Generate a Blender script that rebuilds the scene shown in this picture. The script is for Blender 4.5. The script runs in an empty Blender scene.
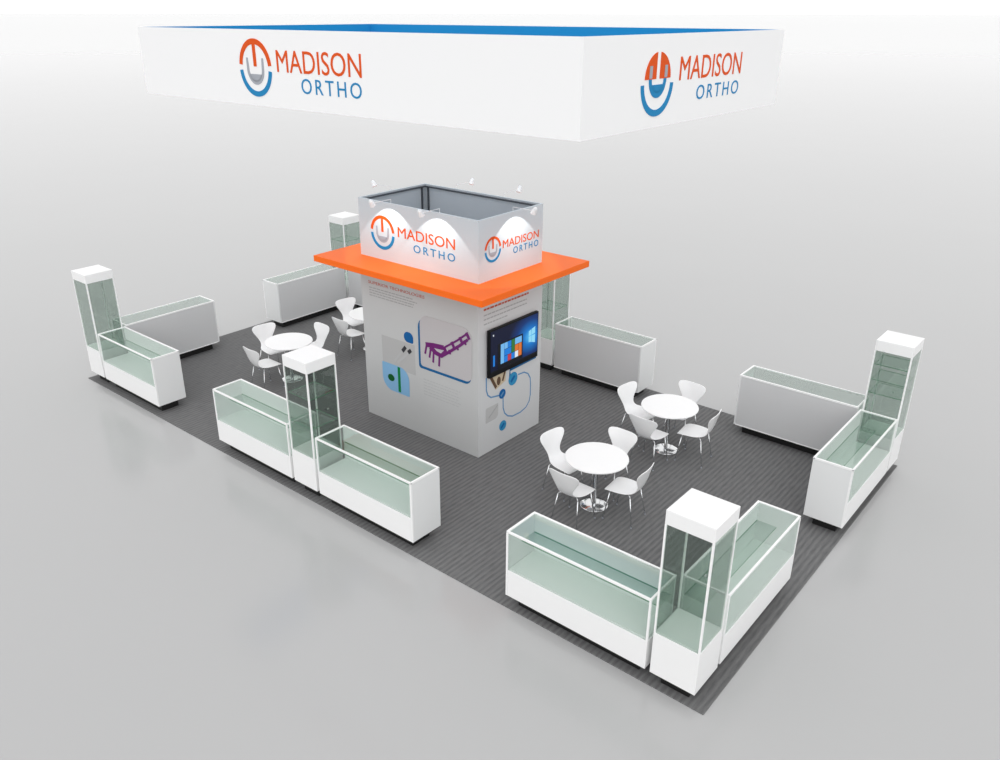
import bpy, bmesh, math, random
from mathutils import Vector, Matrix
random.seed(4)
S = bpy.context.scene
C = S.collection

# ------------------------------------------------------------------ measures (metres)
W, D = 6.148, 12.062            # outer size of the ring of showcases
TS, TH, TCAP, TB = .489, 2.043, .154, .648      # tower side, height, cap height, base top
CD, CH, CG = .50, 1.0, .499     # counter depth, height, glass starts here
Z0 = .15                        # underside of the white bodies (dark plinth below)
LC, LC2, GAP = 1.782, 1.812, .055
KX, KY, KW, KD = 3.116, 5.974, .7534, 1.2095    # kiosk centre, half sizes
RZ, RT, RO = 2.714, .094, .497                  # canopy top, thickness, overhang
BX, BY, BH = .7244, 1.1994, .880                # box on the canopy
SX, SY, SZ, SH = 2.287, 3.896, 5.034, .915      # hanging sign

# ------------------------------------------------------------------ materials
def mat(name, col, rough=.5, metal=0, spec=.5, emit=None, es=0):
    m = bpy.data.materials.new(name); m.use_nodes = True
    b = m.node_tree.nodes['Principled BSDF']
    b.inputs['Base Color'].default_value = (*col, 1)
    b.inputs['Roughness'].default_value = rough
    b.inputs['Metallic'].default_value = metal
    b.inputs['Specular IOR Level'].default_value = spec
    if emit:
        b.inputs['Emission Color'].default_value = (*emit, 1)
        b.inputs['Emission Strength'].default_value = es
    return m

def srgb(r, g, b):
    f = lambda c: ((c/255+.055)/1.055)**2.4 if c > 10 else c/255/12.92
    return (f(r), f(g), f(b))

def noisy(m, scale, amt, detail=3):
    """faint procedural mottling of a plain base colour"""
    nt = m.node_tree; b = nt.nodes['Principled BSDF']
    col = tuple(b.inputs['Base Color'].default_value)
    tc = nt.nodes.new('ShaderNodeTexCoord'); n = nt.nodes.new('ShaderNodeTexNoise')
    n.inputs['Scale'].default_value = scale; n.inputs['Detail'].default_value = detail
    nt.links.new(tc.outputs['Object'], n.inputs['Vector'])
    mx = nt.nodes.new('ShaderNodeMix'); mx.data_type = 'RGBA'
    mx.inputs[6].default_value = tuple(c*(1-amt) for c in col[:3])+(1,)
    mx.inputs[7].default_value = tuple(min(1, c*(1+amt)) for c in col[:3])+(1,)
    nt.links.new(n.outputs['Fac'], mx.inputs[0]); nt.links.new(mx.outputs[2], b.inputs['Base Color'])
    return m

M = {}
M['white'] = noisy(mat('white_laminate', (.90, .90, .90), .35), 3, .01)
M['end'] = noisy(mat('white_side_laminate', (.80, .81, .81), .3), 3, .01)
M['door'] = noisy(mat('grey_satin_door', (.635, .64, .645), .28, spec=.5), 2, .015)
M['frame'] = mat('white_powder_coat', (.93, .93, .93), .35)
M['deck'] = mat('pale_green_deck', (.89, .925, .905), .4)
M['inside'] = mat('pale_lining', (.85, .885, .87), .5)
M['plinth'] = mat('black_plinth', (.006, .006, .006), .6)
M['chrome'] = mat('chrome', (.82, .83, .84), .12, 1)
M['steel'] = mat('brushed_steel', (.72, .73, .74), .3, 1)
M['chair'] = noisy(mat('white_lacquer_shell', (.94, .94, .945), .3), 4, .01)
M['tabletop'] = noisy(mat('white_table_laminate', (.92, .92, .92), .3), 4, .01)
M['orange'] = noisy(mat('orange_laminate', srgb(255, 110, 14), .5, spec=.3), 3, .02)
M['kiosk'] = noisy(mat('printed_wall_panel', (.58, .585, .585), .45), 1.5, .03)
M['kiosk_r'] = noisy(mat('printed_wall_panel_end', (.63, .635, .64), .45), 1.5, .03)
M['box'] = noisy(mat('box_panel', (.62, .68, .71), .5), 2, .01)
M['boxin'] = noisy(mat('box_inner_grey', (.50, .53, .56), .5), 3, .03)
M['post'] = mat('dark_grey_post', (.05, .055, .065), .4)
M['sign'] = mat('white_stretch_fabric', (.92, .92, .925), .8, spec=.2)
M['signin'] = mat('blue_stretch_fabric', srgb(28, 140, 205), .8, spec=.2)
M['lorange'] = mat('logo_orange', srgb(222, 84, 18), .6, spec=.2)
M['lblue'] = mat('logo_blue', srgb(30, 132, 186), .6, spec=.2)
M['lgrey'] = mat('logo_grey', srgb(166, 170, 178), .6, spec=.2)
M['dorange'] = mat('heading_orange', srgb(190, 84, 58), .6, spec=.2)
M['tgrey'] = mat('small_print_grey', (.40, .405, .41), .6, spec=.2)
M['tgrey2'] = mat('small_print_pale', (.52, .525, .53), .6, spec=.2)
M['panelfill'] = mat('picture_mauve', (.55, .53, .54), .5, spec=.3)
M['pborder'] = mat('picture_border_blue', srgb(20, 98, 152), .5, spec=.3)
M['purple'] = mat('plate_purple', srgb(112, 24, 112), .4)
M['purplel'] = mat('plate_violet_edge', srgb(150, 70, 150), .4)
M['lightsq'] = mat('picture_grey', (.50, .50, .50), .6, spec=.2)
M['leaf'] = mat('picture_light_blue', srgb(136, 184, 222), .5, spec=.2)
M['green'] = mat('picture_green', srgb(20, 130, 70), .5, spec=.2)
M['greend'] = mat('picture_dark_green', srgb(14, 92, 40), .5, spec=.2)
M['dotblue'] = mat('dot_blue', srgb(20, 96, 160), .5, spec=.2)
M['dotmid'] = mat('dot_mid_blue', srgb(52, 140, 186), .5, spec=.2)
M['line'] = mat('connector_blue', srgb(98, 142, 184), .5, spec=.2)
M['beige'] = mat('photo_beige', srgb(202, 186, 160), .5, spec=.2)
M['brown'] = mat('photo_brown', srgb(96, 72, 56), .5, spec=.2)
M['dark'] = mat('dark_print', srgb(60, 60, 64), .5, spec=.2)
M['bezel'] = mat('black_bezel', (.006, .006, .007), .45, spec=.15)
M['lampw'] = mat('white_lamp_shell', (.9, .9, .9), .3)

def floor_material():
    m = mat('light_polished_floor', (.42, .42, .42), .16)
    nt = m.node_tree; b = nt.nodes['Principled BSDF']
    b.inputs['IOR'].default_value = 1.5
    tc = nt.nodes.new('ShaderNodeTexCoord'); n = nt.nodes.new('ShaderNodeTexNoise')
    n.inputs['Scale'].default_value = .35; n.inputs['Detail'].default_value = 2
    nt.links.new(tc.outputs['Object'], n.inputs['Vector'])
    mx = nt.nodes.new('ShaderNodeMix'); mx.data_type = 'RGBA'
    mx.inputs[6].default_value = (.462, .462, .464, 1); mx.inputs[7].default_value = (.472, .472, .474, 1)
    nt.links.new(n.outputs['Fac'], mx.inputs[0]); nt.links.new(mx.outputs[2], b.inputs['Base Color'])
    return m
M['floor'] = floor_material()

def carpet_material():
    m = mat('dark_ribbed_carpet', (.11, .11, .115), .95, spec=.1)
    nt = m.node_tree; b = nt.nodes['Principled BSDF']; L = nt.links
    tc = nt.nodes.new('ShaderNodeTexCoord')
    sep = nt.nodes.new('ShaderNodeSeparateXYZ'); L.new(tc.outputs['Object'], sep.inputs[0])
    # ribs run along X, repeat along Y
    mul = nt.nodes.new('ShaderNodeMath'); mul.operation = 'MULTIPLY'; mul.inputs[1].default_value = 2*math.pi/.07
    L.new(sep.outputs['Y'], mul.inputs[0])
    sn = nt.nodes.new('ShaderNodeMath'); sn.operation = 'SINE'; L.new(mul.outputs[0], sn.inputs[0])
    mp = nt.nodes.new('ShaderNodeMapping'); mp.inputs['Scale'].default_value = (3.5, 26, 1)
    L.new(tc.outputs['Object'], mp.inputs[0])
    n = nt.nodes.new('ShaderNodeTexNoise'); n.inputs['Scale'].default_value = 1.6; n.inputs['Detail'].default_value = 5
    L.new(mp.outputs[0], n.inputs['Vector'])
    n2 = nt.nodes.new('ShaderNodeTexNoise'); n2.inputs['Scale'].default_value = 60; n2.inputs['Detail'].default_value = 2
    L.new(tc.outputs['Object'], n2.inputs['Vector'])
    a = nt.nodes.new('ShaderNodeMath'); a.operation = 'MULTIPLY_ADD'; a.inputs[1].default_value = .15
    nf = nt.nodes.new('ShaderNodeMath'); nf.operation = 'MULTIPLY_ADD'; nf.inputs[1].default_value = .8; nf.inputs[2].default_value = .10
    L.new(n.outputs['Fac'], nf.inputs[0]); L.new(sn.outputs[0], a.inputs[0]); L.new(nf.outputs[0], a.inputs[2])
    a2 = nt.nodes.new('ShaderNodeMath'); a2.operation = 'MULTIPLY_ADD'; a2.inputs[1].default_value = .25
    L.new(n2.outputs['Fac'], a2.inputs[0]); L.new(a.outputs[0], a2.inputs[2])
    r = nt.nodes.new('ShaderNodeValToRGB')
    r.color_ramp.elements[0].position = .36; r.color_ramp.elements[0].color = (.122, .122, .124, 1)
    r.color_ramp.elements[1].position = .92; r.color_ramp.elements[1].color = (.205, .206, .207, 1)
    L.new(a2.outputs[0], r.inputs[0]); L.new(r.outputs[0], b.inputs['Base Color'])
    bp = nt.nodes.new('ShaderNodeBump'); bp.inputs['Strength'].default_value = .15; bp.inputs['Distance'].default_value = .004
    L.new(a2.outputs[0], bp.inputs['Height']); L.new(bp.outputs[0], b.inputs['Normal'])
    return m
M['carpet'] = carpet_material()

def glass_material(name, tint, ior=1.52):
    m = bpy.data.materials.new(name); m.use_nodes = True
    nt = m.node_tree; nt.nodes.clear()
    o = nt.nodes.new('ShaderNodeOutputMaterial'); mix = nt.nodes.new('ShaderNodeMixShader')
    t = nt.nodes.new('ShaderNodeBsdfTransparent'); t.inputs[0].default_value = (*tint, 1)
    g = nt.nodes.new('ShaderNodeBsdfGlossy'); g.inputs['Roughness'].default_value = .02
    g.inputs[0].default_value = (.95, 1, .97, 1)
    f = nt.nodes.new('ShaderNodeFresnel'); f.inputs[0].default_value = ior; L = nt.links
    # the pane mirrors once, where a ray enters it, from whichever side it comes
    geo = nt.nodes.new('ShaderNodeNewGeometry'); k_ = nt.nodes.new('ShaderNodeMath'); k_.operation = 'SUBTRACT'
    k_.inputs[0].default_value = 1; L.new(geo.outputs['Backfacing'], k_.inputs[1])
    m2 = nt.nodes.new('ShaderNodeMath'); m2.operation = 'MULTIPLY'
    L.new(f.outputs[0], m2.inputs[0]); L.new(k_.outputs[0], m2.inputs[1])
    L.new(m2.outputs[0], mix.inputs[0]); L.new(t.outputs[0], mix.inputs[1]); L.new(g.outputs[0], mix.inputs[2])
    L.new(mix.outputs[0], o.inputs[0])
    return m
M['glass'] = glass_material('green_tinted_glass', (.872, .896, .884))
M['tglass'] = glass_material('green_tinted_tower_glass', (.815, .85, .83))
M['shelf'] = glass_material('glass_shelf', (.86, .90, .88))
M['gedge'] = mat('green_glass_edge', srgb(96, 150, 118), .2)

def screen_material():
    m = bpy.data.materials.new('lit_desktop_screen'); m.use_nodes = True
    nt = m.node_tree; b = nt.nodes['Principled BSDF']; L = nt.links
    tc = nt.nodes.new('ShaderNodeTexCoord')
    mp = nt.nodes.new('ShaderNodeMapping'); mp.vector_type = 'POINT'
    mp.inputs['Location'].default_value = (-.40*1.75, 0, -.02*2.4); mp.inputs['Scale'].default_value = (1.75, 0, 2.4)
    L.new(tc.outputs['Object'], mp.inputs[0])
    g = nt.nodes.new('ShaderNodeTexGradient'); g.gradient_type = 'SPHERICAL'; L.new(mp.outputs[0], g.inputs[0])
    r = nt.nodes.new('ShaderNodeValToRGB'); e = r.color_ramp.elements
    e[0].position = 0; e[0].color = (*srgb(4, 14, 48), 1)
    e[1].position = 1; e[1].color = (*srgb(90, 200, 255), 1)
    k = e.new(.35); k.color = (*srgb(6, 52, 118), 1)
    k = e.new(.7); k.color = (*srgb(10, 120, 205), 1)
    L.new(g.outputs['Fac'], r.inputs[0])
    b.inputs['Base Color'].default_value = (.01, .01, .01, 1); b.inputs['Roughness'].default_value = .3; b.inputs['Specular IOR Level'].default_value = .12
    L.new(r.outputs[0], b.inputs['Emission Color']); b.inputs['Emission Strength'].default_value = .9
    return m
M['screen'] = screen_material()
def em(name, c, s=.9): return mat(name, (.01, .01, .01), .4, spec=.12, emit=srgb(*c), es=s)
M['e_blue'] = em('tile_blue', (30, 130, 225)); M['e_lblue'] = em('tile_light_blue', (120, 190, 245))
M['e_white'] = em('tile_white', (235, 240, 250)); M['e_orange'] = em('tile_orange', (228, 120, 50))
M['e_green'] = em('tile_green', (50, 120, 60)); M['e_dark'] = em('menu_dark', (10, 12, 22))
M['e_red'] = em('tile_red', (200, 60, 80)); M['e_cyan'] = em('window_cyan', (150, 225, 255))

# ------------------------------------------------------------------ mesh helpers
def bx(bm, x0, x1, y0, y1, z0, z1, bev=0, mi=0):
    x0, x1 = min(x0, x1), max(x0, x1); y0, y1 = min(y0, y1), max(y0, y1)
    r = bmesh.ops.create_cube(bm, size=1)
    vs = r['verts']
    for v in vs:
        v.co = Vector((x0+(v.co.x+.5)*(x1-x0), y0+(v.co.y+.5)*(y1-y0), z0+(v.co.z+.5)*(z1-z0)))
    for f in {f for v in vs for f in v.link_faces}: f.material_index = mi
    if bev:
        es = list({e for v in vs for e in v.link_edges})
        bmesh.ops.bevel(bm, geom=es, offset=bev, segments=2, profile=.6, affect='EDGES')
def tube(bm, p, q, r0, r1=None, n=12):
    r1 = r0 if r1 is None else r1
    p, q = Vector(p), Vector(q); d = q-p
    res = bmesh.ops.create_cone(bm, cap_ends=True, cap_tris=False, segments=n, radius1=r0, radius2=r1, depth=d.length)
    mx = Matrix.Translation((p+q)/2) @ d.to_track_quat('Z', 'Y').to_matrix().to_4x4()
    bmesh.ops.transform(bm, matrix=mx, verts=res['verts'])
def lathe(bm, prof, n=48):
    rings = []
    for r, z in prof:
        if r < 1e-6: rings.append([bm.verts.new((0, 0, z))])
        else: rings.append([bm.verts.new((r*math.cos(2*math.pi*i/n), r*math.sin(2*math.pi*i/n), z)) for i in range(n)])
    for a, b in zip(rings, rings[1:]):
        for i in range(n):
            j = (i+1) % n
            if len(a) == 1: bm.faces.new((a[0], b[i], b[j]))
            elif len(b) == 1: bm.faces.new((a[i], a[j], b[0]))
            else: bm.faces.new((a[i], a[j], b[j], b[i]))
    bmesh.ops.recalc_face_normals(bm, faces=bm.faces)
def new(): return bmesh.new()
def obj(name, bm, mats, parent=None, smooth=False):
    me = bpy.data.meshes.new(name); bm.to_mesh(me); bm.free()
    for m in (mats if isinstance(mats, (list, tuple)) else [mats]): me.materials.append(m)
    if smooth:
        for p in me.polygons: p.use_smooth = True
    o = bpy.data.objects.new(name, me); C.objects.link(o)
    if parent: o.parent = parent
    return o
def thing(name, label, cat, loc=(0, 0, 0), rz=0, group=None):
    o = bpy.data.objects.new(name, None); C.objects.link(o)
    o.empty_display_size = .2; o.location = loc; o.rotation_euler = (0, 0, rz)
    o['label'] = label; o['category'] = cat
    if group: o['group'] = group
    return o
def copy_tree(o, parent=None):
    c = o.copy(); C.objects.link(c); c.parent = parent
    if parent: c.matrix_parent_inverse = o.matrix_parent_inverse.copy()
    for ch in [x for x in C.objects if x.parent == o]: copy_tree(ch, c)
    return c

# ------------------------------------------------------------------ setting
bm = new(); bx(bm, -300, 3000, -300, 3000, -.2, -.012)
f = obj('floor', bm, M['floor']); f['kind'] = 'structure'
bm = new(); bx(bm, -.012, W+.059, -.118, D+.092, -.012, 0, .004)
f = obj('carpet', bm, M['carpet']); f['label'] = 'large dark grey ribbed carpet rectangle under the whole exhibition stand'; f['category'] = 'carpet'

# ------------------------------------------------------------------ showcases
def flipper(fl):
    def B(bm, a0, a1, b0, b1, z0, z1, bev=0, mi=0):
        if fl: b0, b1 = -b1, -b0
        bx(bm, a0, a1, b0, b1, z0, z1, bev, mi)
    return B

def place(t, origin, u):
    t.location = (origin[0], origin[1], 0); t.rotation_euler = (0, 0, math.atan2(u[1], u[0]))

def counter(label, origin, u, w, L, group):
    """origin: outer corner nearest the tower; u runs along the counter away from the tower, w points into the stand"""
    t = thing('display_counter', label, 'display counter', group=group); place(t, origin, u)
    cr = u[0]*w[1]-u[1]*w[0]
    B = flipper(cr < 0)
    P = .022     # frame width
    E = .028     # panel thickness
    bm = new(); B(bm, .11, L-.11, .10, CD-.10, 0, Z0, .003); obj('plinth', bm, M['plinth'], t)
    bm = new(); B(bm, 0, L-E, 0, CD-E, Z0, CG-.004, .003); obj('base_cabinet', bm, M['white'], t)
    bm = new(); B(bm, P+.003, L-E-.002, P+.003, CD-E-.002, CG-.004, CG+.008, .002); obj('display_deck', bm, M['deck'], t)
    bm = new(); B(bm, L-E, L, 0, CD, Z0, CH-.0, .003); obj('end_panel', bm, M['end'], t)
    # back: a full height panel faced by one grey door
    bm = new(); B(bm, 0, L-E, CD-E, CD-.006, Z0, CH-P, .002)
    obj('back_panel', bm, M['inside'], t)
    bm = new(); B(bm, .001, L-E-.001, CD-.0055, CD, Z0+.004, CH-P-.001, .001)
    obj('rear_door', bm, M['door'], t)
    # lower light strip under the doors
    bm = new(); B(bm, 0, L-E, CD-.006, CD+.004, Z0-.006, Z0+.012, .002); obj('bottom_rail', bm, M['frame'], t)
    bm = new()
    B(bm, 0, L, 0, P, CH-P, CH+.002, .003); B(bm, 0, L, CD-P, CD+.003, CH-P, CH+.002, .003)
    B(bm, 0, P, P, CD-P, CH-P, CH+.002, .003); B(bm, L-P, L+.002, P, CD-P, CH-P, CH+.002, .003)
    B(bm, 0, P, 0, P, CG-.004, CH-P, .002); B(bm, L-P, L+.001, -.001, P, Z0, CH-P, .002)
    obj('frame', bm, M['frame'], t)
    g = .005
    bm = new(); B(bm, P, L-E, .006, .006+g, CG-.002, CH-P); obj('front_glass', bm, M['glass'], t)
    bm = new(); B(bm, P, L-P, P, CD-P, CH-.012, CH-.012+g); obj('top_glass', bm, M['glass'], t)
    bm = new(); B(bm, .006, .006+g, P, CD-E, CG-.002, CH-P); obj('end_glass', bm, M['glass'], t)
    bm = new(); B(bm, .03, L-E-.004, .24, CD-E-.002, .755, .763); s = obj('shelf', bm, M['shelf'], t)
    bm = new(); B(bm, .03, L-E-.004, .2365, .24, .755, .763); B(bm, .03, L-E-.004, CD-E-.006, CD-E-.001, .754, .765)
    obj('shelf_edge', bm, M['gedge'], s)
    return t

def tower(label, x0, y0, shelves, group):
    t = thing('display_tower', label, 'display tower', (x0, y0, 0), group=group)
    s = TS; P = .02
    bm = new(); bx(bm, .09, s-.09, .09, s-.09, 0, Z0, .003); obj('plinth', bm, M['plinth'], t)
    bm = new(); bx(bm, 0, s, 0, s, Z0, TB-.004, .003); obj('base_cabinet', bm, M['white'], t)
    bm = new(); bx(bm, P, s-P, P, s-P, TB-.004, TB+.008, .002); obj('display_deck', bm, M['deck'], t)
    bm = new(); bx(bm, 0, s, 0, s, TH-TCAP, TH, .006); obj('cap', bm, M['white'], t)
    for a, b in ((0, 0), (s-P, 0), (0, s-P), (s-P, s-P)):
        bm = new(); bx(bm, a, a+P, b, b+P, TB-.004, TH-TCAP, .002); obj('corner_post', bm, M['frame'], t)
    for k in range(4):
        bm = new()
        a0, a1, b0, b1 = [(P, s-P, .006, .011), (P, s-P, s-.011, s-.006), (.006, .011, P, s-P), (s-.011, s-.006, P, s-P)][k]
        bx(bm, a0, a1, b0, b1, TB, TH-TCAP); obj('glass_pane', bm, M['tglass'], t)
    for z in shelves:
        bm = new(); bx(bm, .03, s-.03, .03, s-.03, z, z+.008); sh = obj('shelf', bm, M['shelf'], t)
        bm = new(); bx(bm, .026, s-.026, .026, .03, z, z+.008); bx(bm, .026, .03, .03, s-.03, z, z+.008)
        bx(bm, s-.03, s-.026, .03, s-.03, z, z+.008); bx(bm, .026, s-.026, s-.03, s-.026, z, z+.008)
        obj('shelf_edge', bm, M['gedge'], sh)
    bm = new()
    tube(bm, (s+.012, s*.5, 1.15), (s-.012, s*.5, 1.15), .012); obj('lock', bm, M['steel'], t)
    return t

X, Y = (1, 0), (0, 1); nX, nY = (-1, 0), (0, -1)
gc, gt = 'glass display counters around the edge of the stand', 'tall glass display towers around the edge of the stand'
a = TS+GAP
# front corner
tower('tall glass display tower with white cap on the nearest corner of the stand', 0, 0, [], gt)
counter('white glass display counter left of the nearest corner tower, along the long near edge', (0, a), Y, X, LC, gc)
counter('white glass display counter right of the nearest corner tower, along the short right edge', (a, 0), X, Y, LC2, gc)
# middle of the long near edge
mx, y2 = .027, 5.652
tower('tall glass display tower standing between two counters midway along the near left edge', mx, y2, [1.08, 1.5], gt)
counter('white glass display counter to the left of the tower midway along the near edge', (mx, y2+a), Y, X, LC, gc)
counter('white glass display counter between the midway near tower and the open gap below the kiosk', (mx, y2-GAP), nY, X, LC, gc)
# left corner
lx = .033
tower('tall glass display tower on the far left corner of the stand', lx, D-TS, [], gt)
counter('glass display counter on the near edge beside the far left corner tower', (lx, D-a), nY, X, LC, gc)
counter('white display counter behind the far left corner tower, grey back facing the stand', (lx+a, D), X, nY, LC2, gc)
# back corner
bxo, byo = .031, -.07
tower('tall glass display tower on the back corner behind the left tip of the orange canopy', W+bxo-TS, D+byo-TS, [1.1, 1.5], gt)
counter('white display counter left of the back corner tower, partly under the orange canopy tip', (W+bxo-a, D+byo), nX, nY, LC2, gc)
counter('white display counter glimpsed between the back corner tower and the kiosk wall', (W+bxo, D+byo-a), nY, nX, LC, gc)
# middle of the far edge
y3 = D-y2-.113
tower('tall glass display tower showing just right of the kiosk, under the orange canopy', W-TS, y3-TS, [1.2], gt)
counter('white display counter to the right of the kiosk, behind the farther right-hand table', (W, y3-a), nY, nX, LC, gc)
# right corner
rx, ry = -.0225, -.112
tower('tall glass display tower with green edged shelves on the far right corner of the stand', W+rx-TS, ry, [1.25, 1.45, 1.68], gt)
counter('long display counter left of the far right tower, its grey back facing the tables', (W+rx, ry+a), Y, nX, LC, gc)
counter('white glass display counter in front of the far right tower, along the short right edge', (W+rx-a, ry), nX, Y, LC2, gc)

# ------------------------------------------------------------------ tables and chairs
def make_table(label, x, y):
    t = thing('round_table', label, 'table', (x, y, 0), group='round white pedestal tables')
    bm = new(); lathe(bm, [(0, .715), (.40, .715), (.418, .72), (.425, .73), (.423, .738), (.415, .742), (0, .742)], 64)
    obj('tabletop', bm, M['tabletop'], t)
    bm = new(); lathe(bm, [(0, .03), (.028, .03), (.028, .70), (.09, .705), (.09, .7155), (0, .7155)], 32); obj('pedestal', bm, M['chrome'], t, True)
    bm = new(); lathe(bm, [(0, 0), (.19, 0), (.195, .004), (.19, .012), (.12, .026), (.035, .034), (0, .034)], 48); obj('base_disc', bm, M['chrome'], t, True)
    return t

def shell_mesh():
    #            x      z     halfwidth  edge lift
    rows = [(.225, .415, .150, .0), (.215, .435, .185, .0), (.17, .447, .205, .004), (.07, .443, .215, .010), (-.04, .438, .205, .014),
            (-.12, .440, .175, .016), (-.175, .458, .140, .012), (-.212, .500, .118, .008), (-.235, .555, .125, .006),
            (-.255, .615, .160, .012), (-.272, .68, .203, .022), (-.287, .74, .240, .026), (-.299, .793, .240, .024),
            (-.305, .822, .205, .014), (-.307, .832, .12, .004)]
    bm = bmesh.new(); n = 8; grid = []
    for i, (x, z, hw, lift) in enumerate(rows):
        # normal of the profile
        p0 = rows[max(0, i-1)]; p1 = rows[min(len(rows)-1, i+1)]
        tx, tz = p1[0]-p0[0], p1[1]-p0[1]; l = math.hypot(tx, tz) or 1
        nx, nz = tz/l, -tx/l           # points up on the seat, forward on the back
        r = []
        for k in range(n+1):
            s = -1+2*k/n
            r.append(bm.verts.new((x+nx*lift*s*s*1.6, s*hw, z+nz*lift*s*s*1.6)))
        grid.append(r)
    for a, b in zip(grid, grid[1:]):
        for k in range(n): bm.faces.new((a[k], a[k+1], b[k+1], b[k]))
    bmesh.ops.recalc_face_normals(bm, faces=bm.faces)
    return bm
def make_chair():
    t = thing('dining_chair', '', 'chair')
    sh = obj('moulded_shell', shell_mesh(), M['chair'], t, True)
    m = sh.modifiers.new('thickness', 'SOLIDIFY'); m.thickness = .012; m.offset = 0
    m = sh.modifiers.new('smooth', 'SUBSURF'); m.levels = 1; m.render_levels = 2
    bm = new(); lathe(bm, [(0, .412), (.07, .412), (.075, .418), (.07, .432), (0, .436)], 24); obj('mounting_plate', bm, M['chrome'], t, True)
    for sx, sy in ((1, 1), (1, -1), (-1, 1), (-1, -1)):
        bm = new()
        tube(bm, (sx*.035, sy*.03, .423), (sx*.135, sy*.145, .418), .0085, n=10)
        tube(bm, (sx*.135, sy*.145, .418), (sx*.145, sy*.155, .405), .0085, n=10)
        tube(bm, (sx*.145, sy*.155, .405), (sx*(.20 if sx > 0 else .215), sy*.205, .012), .0085, .0075, n=10)
        l = obj('leg', bm, M['chrome'], t, True)
        bm = new(); tube(bm, (sx*(.20 if sx > 0 else .215), sy*.205, 0), (sx*(.20 if sx > 0 else .215), sy*.205, .014), .011, n=12)
        obj('foot_cap', bm, M['lgrey'], l, True)
    return t

tabs = [((2.40, 2.72), 'round white table nearest the front corner of the stand'),
        ((4.43, 2.75), 'round white table farther back on the right, before the grey backed counters'),
        ((2.385, 9.27), 'round white table on the left, partly hidden by a tower cap'),
        ((4.36, 9.27), 'round white table half hidden behind the left edge of the kiosk')]
for (x, y), l in tabs: make_table(l, x, y)
#  table index, angle of the chair seen from the table, distance, turn error, label
CH_ = [(0, 86, .53, -4, 'white chair at the nearest table, on its upper left side towards the kiosk'),
       (0, 178, .47, 1, 'white chair at the nearest table with its back to the near left edge'),
       (0, 6, .46, -7, 'white chair at the nearest table on the side towards the farther right table'),
       (0, -88, .455, 3, 'white chair at the nearest table, beside the nearest corner tower, on its lower right'),
       (1, 86, .53, -4, 'white chair at the farther right table, on the side next to the kiosk'),
       (1, 178, .49, 1, 'white chair at the farther right table, back turned towards the nearest table'),
       (1, 5, .51, -7, 'white chair behind the farther right table, only its back showing against the floor'),
       (1, -89, .45, 5, 'white chair at the farther right table, on the side facing the right-hand counters'),
       (2, 87, .57, -6, 'white chair at the left table, behind it on the side of the far left counter'),
       (2, 178, .52, 1, 'white chair at the left table, in front on the left, back to the near edge'),
       (2, 4, .52, -7, 'white chair at the left table on its kiosk side, above the tower cap'),
       (3, 87, .56, -6, 'white chair beside the kiosk, the upper one at the half hidden table'),
       (3, 178, .50, 1, 'white chair beside the kiosk, the lower one at the half hidden table')]
proto = make_chair()
for i, (ti, ang, dist, err, lab) in enumerate(CH_):
    o = proto if i == 0 else copy_tree(proto)
    (x, y) = tabs[ti][0]; r = math.radians(ang)
    o.location = (x+dist*math.cos(r), y+dist*math.sin(r), 0)
    o.rotation_euler = (0, 0, r+math.pi+math.radians(err))
    o['label'] = lab; o['group'] = 'white moulded chairs around the round tables'

# ------------------------------------------------------------------ flat prints on upright faces
# axis 'x': a face looking towards -x, print coordinates are (y, z); axis 'y': a face looking towards -y, coordinates (x, z)
def prism(bm, pts, axis, at, th):
    def P3(h, z, d): return (at-d, h, z) if axis == 'x' else (h, at-d, z)
    a = [bm.verts.new(P3(h, z, 0)) for h, z in pts]; b = [bm.verts.new(P3(h, z, th)) for h, z in pts]
    fs = [bm.faces.new(a), bm.faces.new(b)]
    n = len(pts)
    for i in range(n): fs.append(bm.faces.new((a[i], a[(i+1) % n], b[(i+1) % n], b[i])))
    bmesh.ops.recalc_face_normals(bm, faces=fs)
def fpoly(name, pts, axis, at, m, parent, th=.003, label=None):
    bm = new(); prism(bm, pts, axis, at, th); o = obj(name, bm, m, parent)
    if label: o['label'] = label
    return o
_lift = 0
def stroke_into(bm, pts, w, axis, at, th):
    """a ribbon of width w along a polyline, as one closed band"""
    n = len(pts); Lp, Rp = [], []
    for i, (h, z) in enumerate(pts):
        p = pts[max(0, i-1)]; q = pts[min(n-1, i+1)]
        dx, dz = q[0]-p[0], q[1]-p[1]; l = math.hypot(dx, dz) or 1
        Lp.append((h-dz/l*w/2, z+dx/l*w/2)); Rp.append((h+dz/l*w/2, z-dx/l*w/2))
    global _lift
    _lift = (_lift+1) % 9      # crossing bands differ by a hair so no two faces coincide
    for i in range(n-1):
        prism(bm, [Lp[i], Lp[i+1], Rp[i+1], Rp[i]], axis, at, th+_lift*.00025)
def stroke(name, pts, w, axis, at, m, parent, th=.003):
    bm = new(); stroke_into(bm, pts, w, axis, at, th); return obj(name, bm, m, parent)
def arc(ch, cz, rh, rz, a0, a1, n=28):
    return [(ch+rh*math.cos(math.radians(a0+(a1-a0)*i/n)), cz+rz*math.sin(math.radians(a0+(a1-a0)*i/n))) for i in range(n+1)]
def rrect(h0, h1, z0, z1, rads, n=8):
    """rads: radius at (h0,z0), (h1,z0), (h1,z1), (h0,z1)"""
    P = []
    for (h, z, r, s) in ((h0, z0, rads[0], 180), (h1, z0, rads[1], 270), (h1, z1, rads[2], 0), (h0, z1, rads[3], 90)):
        ch = h+r if s in (180, 90) else h-r; cz = z+r if s in (180, 270) else z-r
        if r <= 0: P.append((h, z)); continue
        P += arc(ch, cz, r, r, s, s+90, n)
    return P
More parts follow.
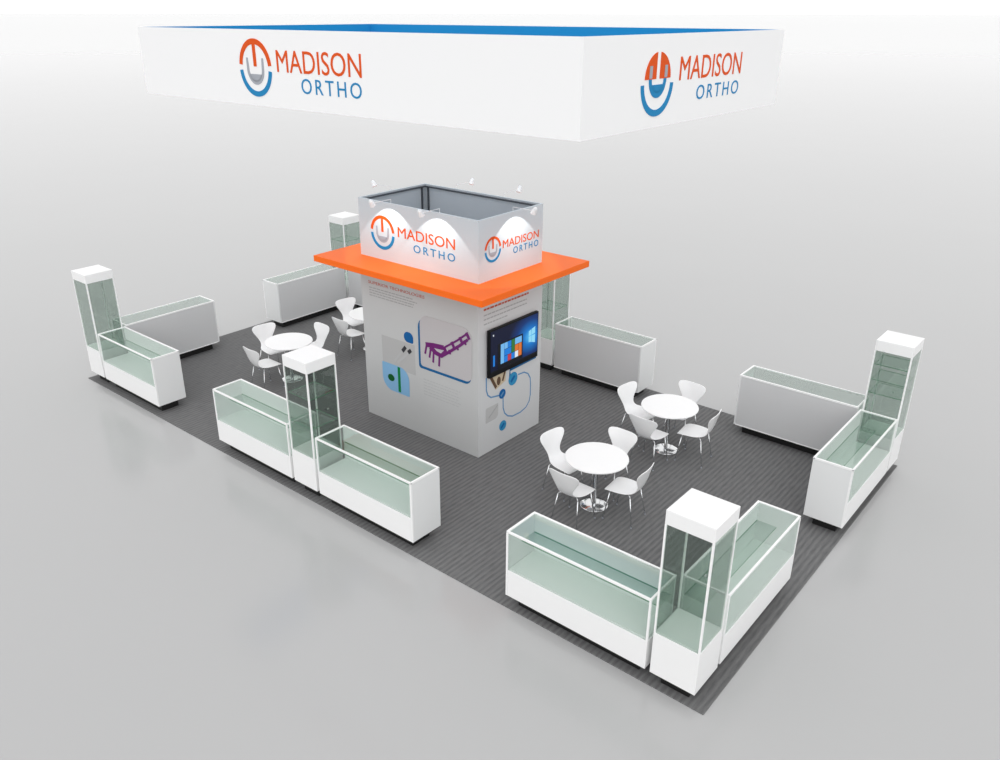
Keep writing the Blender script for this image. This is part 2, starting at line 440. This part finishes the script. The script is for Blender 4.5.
def text(name, s, axis, at, h0, h1, z0, z1, m, parent, th=.004, spacing=1.0, bold=0):
    """lettering fitted to the rectangle; for axis 'x' it reads from large y to small y"""
    cu = bpy.data.curves.new(name, 'FONT'); cu.body = s; cu.space_character = spacing
    cu.extrude = .01; cu.offset = bold; cu.resolution_u = 4
    to = bpy.data.objects.new(name, cu); C.objects.link(to)
    me = bpy.data.meshes.new_from_object(to.evaluated_get(bpy.context.evaluated_depsgraph_get()))
    bpy.data.objects.remove(to)
    xs = [v.co.x for v in me.vertices]; ys = [v.co.y for v in me.vertices]
    ax, bx_, ay, by_ = min(xs), max(xs), min(ys), max(ys)
    for v in me.vertices:
        u = (v.co.x-ax)/(bx_-ax); w = (v.co.y-ay)/(by_-ay); d = th if v.co.z > 0 else 0
        h = h0+(h1-h0)*u; z = z0+(z1-z0)*w
        v.co = (at-d, h, z) if axis == 'x' else (h, at-d, z)
    me.materials.clear(); me.materials.append(m); me.name = name
    o = bpy.data.objects.new(name, me); C.objects.link(o); o.parent = parent
    return o
def emblem(axis, at, ch, cz, rh, rz, parent, d, th=.004):
    """round mark: orange upper arc with a bar, blue lower arc, grey cup inside; d=-1 where it reads towards smaller h"""
    w = .19
    def ring(name, a0, a1, k, ww, m):
        o_ = arc(ch, cz, rh*k, rz*k, a0, a1); i_ = arc(ch, cz, rh*(k-ww), rz*(k-ww), a0, a1)
        bm = new()
        for i in range(len(o_)-1): prism(bm, [o_[i], o_[i+1], i_[i+1], i_[i]], axis, at, th)
        return bm, name, m
    bm, n_, m_ = ring('logo_arc', 6, 174, 1, w, M['lorange'])
    prism(bm, [(ch-.09*rh, cz+.808*rz), (ch+.09*rh, cz+.808*rz), (ch+.09*rh, cz+.05*rz), (ch-.09*rh, cz+.05*rz)], axis, at, th)
    obj('logo_arc', bm, M['lorange'], parent)['label'] = 'orange upper arc and centre bar of the round mark'
    bm, _, _ = ring('logo_arc', 186, 354, 1, w, M['lblue'])
    obj('logo_arc', bm, M['lblue'], parent)['label'] = 'blue lower arc of the round mark'
    bm = new(); o_ = arc(ch, cz-.03*rz, rh*.53, rz*.55, 180, 360); i_ = arc(ch, cz-.03*rz, rh*.40, rz*.42, 180, 360)
    for i in range(len(o_)-1): prism(bm, [o_[i], o_[i+1], i_[i+1], i_[i]], axis, at, th)
    for s in (-1, 1):
        prism(bm, [(ch+s*.53*rh, cz-.03*rz), (ch+s*.53*rh, cz+.34*rz), (ch+s*.43*rh, cz+.34*rz), (ch+s*.40*rh, cz-.03*rz)], axis, at, th)
    prism(bm, arc(ch, cz-.03*rz, rh*.42, rz*.44, 205, 335, 16), axis, at, th)
    obj('logo_cup', bm, M['lgrey'], parent)['label'] = 'grey cup inside the round mark'

# ------------------------------------------------------------------ kiosk
k = thing('kiosk', 'tall printed kiosk block with orange canopy and open topped box, mid carpet', 'kiosk', (0, 0, 0))
k.location = (KX, KY, 0)
ko = Vector((KX, KY, 0))
def kid(o):
    o.matrix_parent_inverse = Matrix.Translation(-ko); return o
_obj = obj
def kobj(*a_, **kw):
    return _obj(*a_, **kw)
x0, x1, y0, y1 = KX-KW, KX+KW, KY-KD, KY+KD
bt = RZ-RT
bm = new()
bx(bm, x0, x1, y0, y1, 0, bt, .004)
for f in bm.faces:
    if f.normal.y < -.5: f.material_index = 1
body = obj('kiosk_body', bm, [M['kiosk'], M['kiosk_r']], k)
bm = new(); bx(bm, x0-RO, x1+RO, y0-RO, y1+RO, bt, RZ, .006); obj('canopy', bm, M['orange'], k)['label'] = 'flat orange canopy slab'
# open topped box: four walls, corner posts inside, rail
X0, X1, Y0, Y1 = KX-BX, KX+BX, KY-BY, KY+BY; T = .03; bz1 = RZ+BH
bm = new()
for (p, q, r, s) in ((X0, X0+T, Y0, Y1), (X1-T, X1, Y0, Y1), (X0+T, X1-T, Y0, Y0+T), (X0+T, X1-T, Y1-T, Y1)):
    bx(bm, p, q, r, s, RZ, bz1)
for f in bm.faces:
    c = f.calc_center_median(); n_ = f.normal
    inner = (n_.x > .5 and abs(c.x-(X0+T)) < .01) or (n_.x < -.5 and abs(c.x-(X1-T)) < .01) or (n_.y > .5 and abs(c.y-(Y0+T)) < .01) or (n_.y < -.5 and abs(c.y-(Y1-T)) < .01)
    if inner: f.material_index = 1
box = obj('sign_box', bm, [M['box'], M['boxin']], k)
bm = new(); bx(bm, X0+T, X1-T, Y0+T, Y1-T, RZ, RZ+.01); obj('bounce_blocker', bm, M['boxin'], box)  # unseen grey sheet, added to block the canopy's orange bounce onto the walls
for (px, py) in ((X0+T+.05, Y0+T+.05), (X1-T-.05, Y0+T+.05), (X0+T+.05, Y1-T-.05), (X1-T-.05, Y1-T-.05)):
    bm = new()
    for dx, dy in ((.035, -.035), (-.035, .035)):
        tube(bm, (px+dx, py+dy, RZ), (px+dx, py+dy, bz1-.05), .017, n=12)
    obj('corner_post', bm, M['post'], box)
bm = new()
rr = .014; ins = T+.02; zz = bz1-.035
c4 = [(X0+ins, Y0+ins), (X1-ins, Y0+ins), (X1-ins, Y1-ins), (X0+ins, Y1-ins)]
for i in range(4): tube(bm, (*c4[i], zz), (*c4[(i+1) % 4], zz), rr, n=10)
obj('inner_rail', bm, M['post'], box)
# lettering and marks on the box
BXF, BYF = X0, Y0
text('logo_text', 'MADISON', 'x', BXF, 6.335, 5.205, 3.118, 3.272, M['lorange'], k, bold=0)
text('logo_text', 'ORTHO', 'x', BXF, 6.02, 5.205, 2.945, 3.06, M['lblue'], k, spacing=1.35, bold=0)
emblem('x', BXF, 6.662, 3.132, .255, .258, k, -1)
text('logo_text', 'MADISON', 'y', BYF, 2.912, 3.745, 3.113, 3.228, M['lorange'], k, bold=0)
text('logo_text', 'ORTHO', 'y', BYF, 3.15, 3.74, 2.99, 3.085, M['lblue'], k, spacing=1.35, bold=0)
emblem('y', BYF, 2.697, 3.142, .176, .182, k, 1)
# spotlights on short arms round the rim
def spotlight(base, out, tgt):
    bx_, by_ = base; hx, hy = out
    hz = bz1+.06
    bm = new(); tube(bm, (bx_, by_, bz1-.02), (bx_, by_, hz), .0035, n=8); tube(bm, (bx_, by_, hz), (hx, hy, hz), .0035, n=8)
    arm = obj('spotlight_arm', bm, M['lampw'], k)
    d = (Vector(tgt)-Vector((hx, hy, hz))).normalized(); p = Vector((hx, hy, hz))
    bm = new(); tube(bm, p-d*.035, p+d*.045, .03, .042, n=20); tube(bm, p-d*.055, p-d*.035, .018, .03, n=20)
    obj('lamp_head', bm, M['lampw'], arm, False)
    lt = bpy.data.lights.new('spotlight_bulb', 'SPOT'); lt.energy = SPOT_E; lt.spot_size = math.radians(96); lt.spot_blend = .12
    lt.shadow_soft_size = .012; lt.color = (1, .99, .97)
    lo = bpy.data.objects.new('spotlight_bulb', lt); C.objects.link(lo); lo.parent = k
    lo.location = p+d*.06; lo.rotation_euler = d.to_track_quat('-Z', 'Y').to_euler()
    lo.matrix_parent_inverse = Matrix.Translation(-ko)
SPOT_E = 12
O_ = .36
for yy in (6.47, 5.5):
    spotlight((X0+.015, yy), (X0-O_, yy), (X0, yy, 2.98)); spotlight((X1-.015, yy), (X1+O_, yy), (X1, yy, 2.98))
spotlight((3.15, Y0+.015), (3.15, Y0-O_), (3.15, Y0, 2.98)); spotlight((3.05, Y1-.015), (3.05, Y1+O_), (3.05, Y1, 2.98))

# prints on the long kiosk wall (looks towards -x)
A = x0
text('heading_text', 'SUPERIOR TECHNOLOGIES', 'x', A, 7.01, 5.80, 2.288, 2.335, M['dorange'], k, th=.002)
def smallprint(name, axis, at, h0, h1, ztop, n, pitch, hh, m, parent, ragged=.12):
    """lines of unreadably small print: each line a row of word-length dashes"""
    bm = new(); rnd = random.Random(name+str(ztop)); sg = 1 if h1 > h0 else -1
    for i in range(n):
        z = ztop-i*pitch; h = h0; end = h1-sg*rnd.uniform(0, ragged)*abs(h1-h0)*(2.2 if i == n-1 else 1)
        while (end-h)*sg > .02:
            w = min(rnd.uniform(.03, .085), (end-h)*sg)
            prism(bm, [(h, z), (h+sg*w, z), (h+sg*w, z-hh), (h, z-hh)], axis, at, .002)
            h += sg*(w+.014)
    return obj(name, bm, m, parent)
smallprint('body_text', 'x', A, 7.0, 5.95, 2.235, 4, .042, .016, M['tgrey'], k)
smallprint('body_text', 'x', A, 5.87, 5.1, .99, 6, .05, .014, M['tgrey2'], k)
fpoly('picture_panel', rrect(6.04, 6.77, .99, 1.49, (0, 0, 0, 0)), 'x', A, M['lightsq'], k, .002, 'pale grey square picture of two screws')
for pts, w, m in (([(6.495, 1.11), (6.25, 1.40)], .035, 'tgrey2'), ([(6.43, 1.10), (6.16, 1.345)], .035, 'tgrey2'),
                  ([(6.31, 1.325), (6.235, 1.415)], .06, 'dark'), ([(6.185, 1.335), (6.12, 1.39)], .06, 'dark')):
    stroke('screw_picture', pts, w, 'x', A-.002, M[m], k, .002)
fpoly('blue_drop', rrect(6.065, 6.265, 1.505, 1.675, (.03, .085, .085, .085)), 'x', A-.001, M['dotblue'], k, .003)
fpoly('picture_panel', rrect(6.185, 6.785, .575, 1.04, (.02, .22, .02, .20)), 'x', A-.003, M['leaf'], k, .002, 'light blue leaf-shaped picture')
stroke('green_rod', [(6.405, 1.03), (6.405, .60)], .055, 'x', A-.005, M['green'], k, .002)
fpoly('green_blob', arc(6.59, .80, .075, .06, 0, 345, 16), 'x', A-.005, M['greend'], k, .002)
# large picture with thick border at the left and bottom
fpoly('picture_border', rrect(4.895, 5.955, 1.155, 1.99, (.12, .05, .18, .16)), 'x', A, M['pborder'], k, .004, 'thick dark blue border of the large picture')
fpoly('picture_panel', rrect(4.875, 5.91, 1.20, 2.03, (.12, .05, .16, .18)), 'x', A-.004, M['panelfill'], k, .004, 'large mauve-grey picture with rounded corners')
PA = A-.008
bm = new()
# purple bone plate: fan-shaped head, long shaft with slots, pegs underneath
stroke_into(bm, [(5.79, 1.575), (5.62, 1.60), (5.42, 1.615)], .075, 'x', PA, .006)
stroke_into(bm, [(5.70, 1.56), (5.58, 1.49), (5.47, 1.475), (5.38, 1.56)], .07, 'x', PA, .006)
stroke_into(bm, [(5.42, 1.50), (5.10, 1.735), (4.95, 1.86)], .045, 'x', PA, .006)
stroke_into(bm, [(5.40, 1.63), (5.15, 1.80), (4.985, 1.93)], .03, 'x', PA, .006)
for h, z in ((5.39, 1.58), (5.235, 1.70), (5.075, 1.815), (4.945, 1.915)):
    stroke_into(bm, [(h+.03, z+.05), (h-.03, z-.045)], .05, 'x', PA, .006)
obj('bone_plate_picture', bm, M['purple'], k)
for a_, b_ in (((5.775, 1.56), (5.81, 1.42)), ((5.69, 1.53), (5.72, 1.38)), ((5.63, 1.50), (5.645, 1.32)), ((5.51, 1.48), (5.525, 1.29)),
               ((5.32, 1.61), (5.29, 1.545)), ((5.16, 1.715), (5.135, 1.65)), ((5.015, 1.84), (4.985, 1.77))):
    stroke('peg_picture', [a_, b_], .032, 'x', PA, M['purple'], k, .005)
# prints on the short kiosk wall (looks towards -y)
Bf = y0
smallprint('heading_text', 'y', Bf, 2.49, 3.55, 2.325, 1, .05, .028, M['dorange'], k, 0)
smallprint('body_text', 'y', Bf, 2.49, 3.56, 2.235, 2, .065, .018, M['tgrey'], k, .1)
smallprint('body_text', 'y', Bf, 2.49, 3.05, 2.10, 1, .065, .018, M['tgrey'], k, .05)
stroke('blue_band', [(3.10, 1.06), (3.10, 1.20), (3.745, 1.215)], .045, 'y', Bf, M['pborder'], k, .003)
fpoly('picture_panel', [(2.60, 1.25), (3.01, 1.25), (2.99, 1.06), (2.76, .985)], 'y', Bf, M['beige'], k, .003, 'beige picture half hidden below the screen')
bm = new(); prism(bm, arc(2.83, 1.11, .045, .07, 0, 345, 14), 'y', Bf-.003, .002)
stroke_into(bm, [(2.64, 1.24), (2.77, 1.02)], .05, 'y', Bf-.003, .002); stroke_into(bm, [(2.98, 1.23), (2.92, 1.08)], .035, 'y', Bf-.003, .002)
obj('bone_picture', bm, M['brown'], k)
for (h, z, r, m) in ((3.175, 1.03, .108, 'dotmid'), (2.92, .865, .078, 'dotblue'), (2.938, .322, .085, 'dotmid')):
    fpoly('round_dot', arc(h, z, r, r, 0, 345, 23), 'y', Bf-.001, M[m], k, .003)
    stroke('dot_mark', [(h-.5*r, z-.35*r), (h+.35*r, z+.35*r)], r*.4, 'y', Bf-.004, M['line' if m == 'dotblue' else 'dotblue'], k, .001)
stroke('connector_line', [(3.30, 1.055), (3.45, 1.045), (3.55, .99), (3.61, .90), (3.625, .78), (3.625, .60), (3.60, .50), (3.52, .42), (3.38, .385),
                          (3.18, .39), (3.06, .44), (2.98, .52), (2.945, .62), (2.94, .79)], .022, 'y', Bf, M['line'], k, .002)
stroke('connector_line', [(2.545, 1.25), (2.548, 1.05), (2.58, .96), (2.65, .90), (2.84, .865)], .024, 'y', Bf, M['line'], k, .002)
fpoly('picture_panel', rrect(2.535, 2.823, .505, .75, (0, .08, 0, .03)), 'y', Bf, M['lightsq'], k, .002, 'small pale grey picture of an instrument')
stroke('instrument_picture', [(2.60, .575), (2.81, .72)], .022, 'y', Bf-.002, M['tgrey'], k, .002)
bm = new()
for o in [c for c in C.objects if c.parent in (k,) and c.type == 'MESH']: kid(o)
bm.free()

# ------------------------------------------------------------------ television
tx0, tx1, tz0, tz1 = 2.535, 3.755, 1.255, 1.995
tcx, tcz = (tx0+tx1)/2, (tz0+tz1)/2
tv = thing('television', 'flat black television on the short kiosk wall showing a blue desktop with tiles', 'television', (tcx-.025, y0-.012, tcz))
tv.scale = (.95, 1, 1)
bm = new(); bx(bm, -.61, .61, -.055, -.005, -.37, .37, .006); obj('casing', bm, M['bezel'], tv)
bm = new(); bx(bm, -.2, .2, -.006, .012, -.15, .15, .002); obj('wall_bracket', bm, M['post'], tv)
bm = new(); bx(bm, -.585, .585, -.058, -.054, -.30, .345); sc = obj('screen', bm, M['screen'], tv)
def tile(n, h0, h1, z0_, z1_, m, lab=None):
    bm = new(); bx(bm, h0, h1, -.0605, -.0575, z0_, z1_); o = obj(n, bm, M[m], sc)
    if lab: o['label'] = lab
tile('start_menu', -.42, .20, -.27, .12, 'e_dark', 'dark open start menu')
for (c_, r_, w, h, m) in ((0, 0, 1, 3, 'e_lblue'), (1, 0, 1, 1, 'e_blue'), (1, 1, 2, 1, 'e_blue'), (1, 2, 1, 1, 'e_lblue'), (2, 2, 1, 1, 'e_blue'),
                          (2, 0, 1, 1, 'e_red'), (3, 0, 1, 1, 'e_blue'), (3, 1, 1, 2, 'e_green'), (4, 0, 1, 1, 'e_white'), (4, 1, 1, 1, 'e_orange'),
                          (5, 0, 1, 2, 'e_orange'), (4, 2, 2, 1, 'e_lblue')):
    bm = new(); bw, bh_ = .088, .105
    h0 = -.355+c_*bw; z0_ = -.215+r_*bh_
    bx(bm, h0+.004, h0+w*bw-.004, -.0625, -.0600, z0_+.004, z0_+h*bh_-.004); obj('menu_tile', bm, M[m], sc)
bm = new()
for pts in ([(.355, .03), (.42, .035), (.42, .125), (.355, .11)], [(.43, .036), (.52, .045), (.52, .15), (.43, .128)],
            [(.355, .02), (.42, .022), (.42, -.078), (.355, -.065)], [(.43, .022), (.52, .026), (.52, -.11), (.43, -.082)]):
    prism(bm, pts, 'y', -.058, .002)
obj('window_emblem', bm, M['e_cyan'], sc)
tile('taskbar', -.585, .585, -.30, -.275, 'e_dark', 'dark strip along the bottom of the screen')
tile('app_list', -.53, -.49, -.20, -.03, 'e_blue', 'narrow blue list at the left of the screen')
tile('desktop_icon', -.535, -.515, .27, .295, 'e_white')

# ------------------------------------------------------------------ hanging sign
hx0, hx1, hy0, hy1 = W/2-SX, W/2+SX, D/2-SY, D/2+SY
hs = thing('hanging_sign', 'huge white rectangular ring sign with blue inside, hanging above the stand', 'sign', (W/2, D/2, SZ))
bm0 = []
T = .04
def wallp(p, q, r, s, test):
    bm = new(); bx(bm, p, q, r, s, SZ, SZ+SH)
    for f in bm.faces:
        if test(f.normal): f.material_index = 1
    bm0.append(obj('fabric_panel', bm, [M['sign'], M['signin']], hs))
wallp(hx0, hx0+T, hy0, hy1, lambda n: n.x > .5); wallp(hx1-T, hx1, hy0, hy1, lambda n: n.x < -.5)
wallp(hx0+T, hx1-T, hy0, hy0+T, lambda n: n.y > .5); wallp(hx0+T, hx1-T, hy1-T, hy1, lambda n: n.y < -.5)
text('logo_text', 'MADISON', 'x', hx0, 6.69, 5.13, 5.462, 5.722, M['lorange'], hs)
text('logo_text', 'ORTHO', 'x', hx0, 6.235, 5.145, 5.232, 5.408, M['lblue'], hs, spacing=1.3)
emblem('x', hx0, 7.14, 5.495, .338, .35, hs, -1, .006)
text('logo_text', 'MADISON', 'y', hy0, 2.64, 4.165, 5.475, 5.722, M['lorange'], hs)
text('logo_text', 'ORTHO', 'y', hy0, 3.07, 4.15, 5.25, 5.405, M['lblue'], hs, spacing=1.3)
# the round mark on the short side: orange split dome over a blue cup and a wide blue arc
cx_, cz_ = 2.175, 5.50
for s in (-1, 1):
    pts = arc(cx_, cz_+.02, .262, .262, 82 if s > 0 else 98, 0 if s > 0 else 180, 14)
    fpoly('logo_dome', pts+[(cx_+s*.036, cz_+.02)], 'y', hy0, M['lorange'], hs, .006, 'orange half dome of the round mark')
    stroke('logo_cup', [(cx_+s*.155, cz_+.15), (cx_+s*.155, cz_+.03)], .055, 'y', hy0-.006, M['lgrey'], hs, .003)
bm = new(); o_ = arc(cx_, cz_+.02, .178, .19, 180, 360); i_ = arc(cx_, cz_+.02, .125, .13, 180, 360)
for i in range(len(o_)-1): prism(bm, [o_[i], o_[i+1], i_[i+1], i_[i]], 'y', hy0, .006)
prism(bm, arc(cx_, cz_+.02, .13, .135, 205, 335, 16), 'y', hy0, .006)
obj('logo_cup', bm, M['lblue'], hs)['label'] = 'blue cup of the round mark'
bm = new(); o_ = arc(cx_, cz_-.02, .333, .335, 182, 358); i_ = arc(cx_, cz_-.02, .272, .268, 182, 358)
for i in range(len(o_)-1): prism(bm, [o_[i], o_[i+1], i_[i+1], i_[i]], 'y', hy0, .006)
obj('logo_arc', bm, M['lblue'], hs)['label'] = 'wide blue arc of the round mark'
for o in [c for c in C.objects if c.parent == hs]:
    o.matrix_parent_inverse = Matrix.Translation(-Vector((W/2, D/2, SZ)))

# ------------------------------------------------------------------ light
w = bpy.data.worlds.new('studio_sky'); S.world = w; w.use_nodes = True
bg = w.node_tree.nodes['Background']; bg.inputs[1].default_value = 1.0
nt = w.node_tree; tc = nt.nodes.new('ShaderNodeTexCoord'); sp = nt.nodes.new('ShaderNodeSeparateXYZ'); rp = nt.nodes.new('ShaderNodeValToRGB')
nt.links.new(tc.outputs['Generated'], sp.inputs[0]); nt.links.new(sp.outputs['Z'], rp.inputs[0]); nt.links.new(rp.outputs[0], bg.inputs[0])
e = rp.color_ramp.elements; e[0].position = 0; e[0].color = (1.66, 1.66, 1.66, 1); e[1].position = .35; e[1].color = (1.0, 1.0, 1.0, 1)
k2 = e.new(.06); k2.color = (1.06, 1.06, 1.06, 1)
def sun(name, d, e, ang):
    l = bpy.data.lights.new(name, 'SUN'); l.energy = e; l.angle = math.radians(ang)
    o = bpy.data.objects.new(name, l); C.objects.link(o)
    o.rotation_euler = Vector(d).to_track_quat('-Z', 'Y').to_euler(); o.location = (-5, -3, 9)
sun('soft_key_light', (1, .78, -.9), .95, 70)

# ------------------------------------------------------------------ camera
yaw, pit, rol, fpx = .70199, .41118, .00104, 828.075
fw = Vector((math.cos(pit)*math.cos(yaw), math.cos(pit)*math.sin(yaw), -math.sin(pit)))
r = Vector((math.sin(yaw), -math.cos(yaw), 0)); u = r.cross(fw)
r2 = r*math.cos(rol)+u*math.sin(rol); u2 = -r*math.sin(rol)+u*math.cos(rol)
cam = bpy.data.cameras.new('camera'); co = bpy.data.objects.new('camera', cam); C.objects.link(co)
mw = Matrix((r2, u2, -fw)).transposed().to_4x4(); mw.translation = (-5.90059, -2.36953, 6.15248)
co.matrix_world = mw
cam.sensor_fit = 'HORIZONTAL'; cam.sensor_width = 36; cam.lens = fpx/1000*36
cam.shift_x = (500-485.795)/1000; cam.shift_y = (372.992-380)/1000
cam.clip_end = 8000
S.camera = co
S.cycles.transparent_max_bounces = 48
S.view_settings.view_transform = 'Standard'; S.view_settings.look = 'None'
S.view_settings.gamma = 1; S.view_settings.exposure = 0; S.view_settings.use_curve_mapping = False
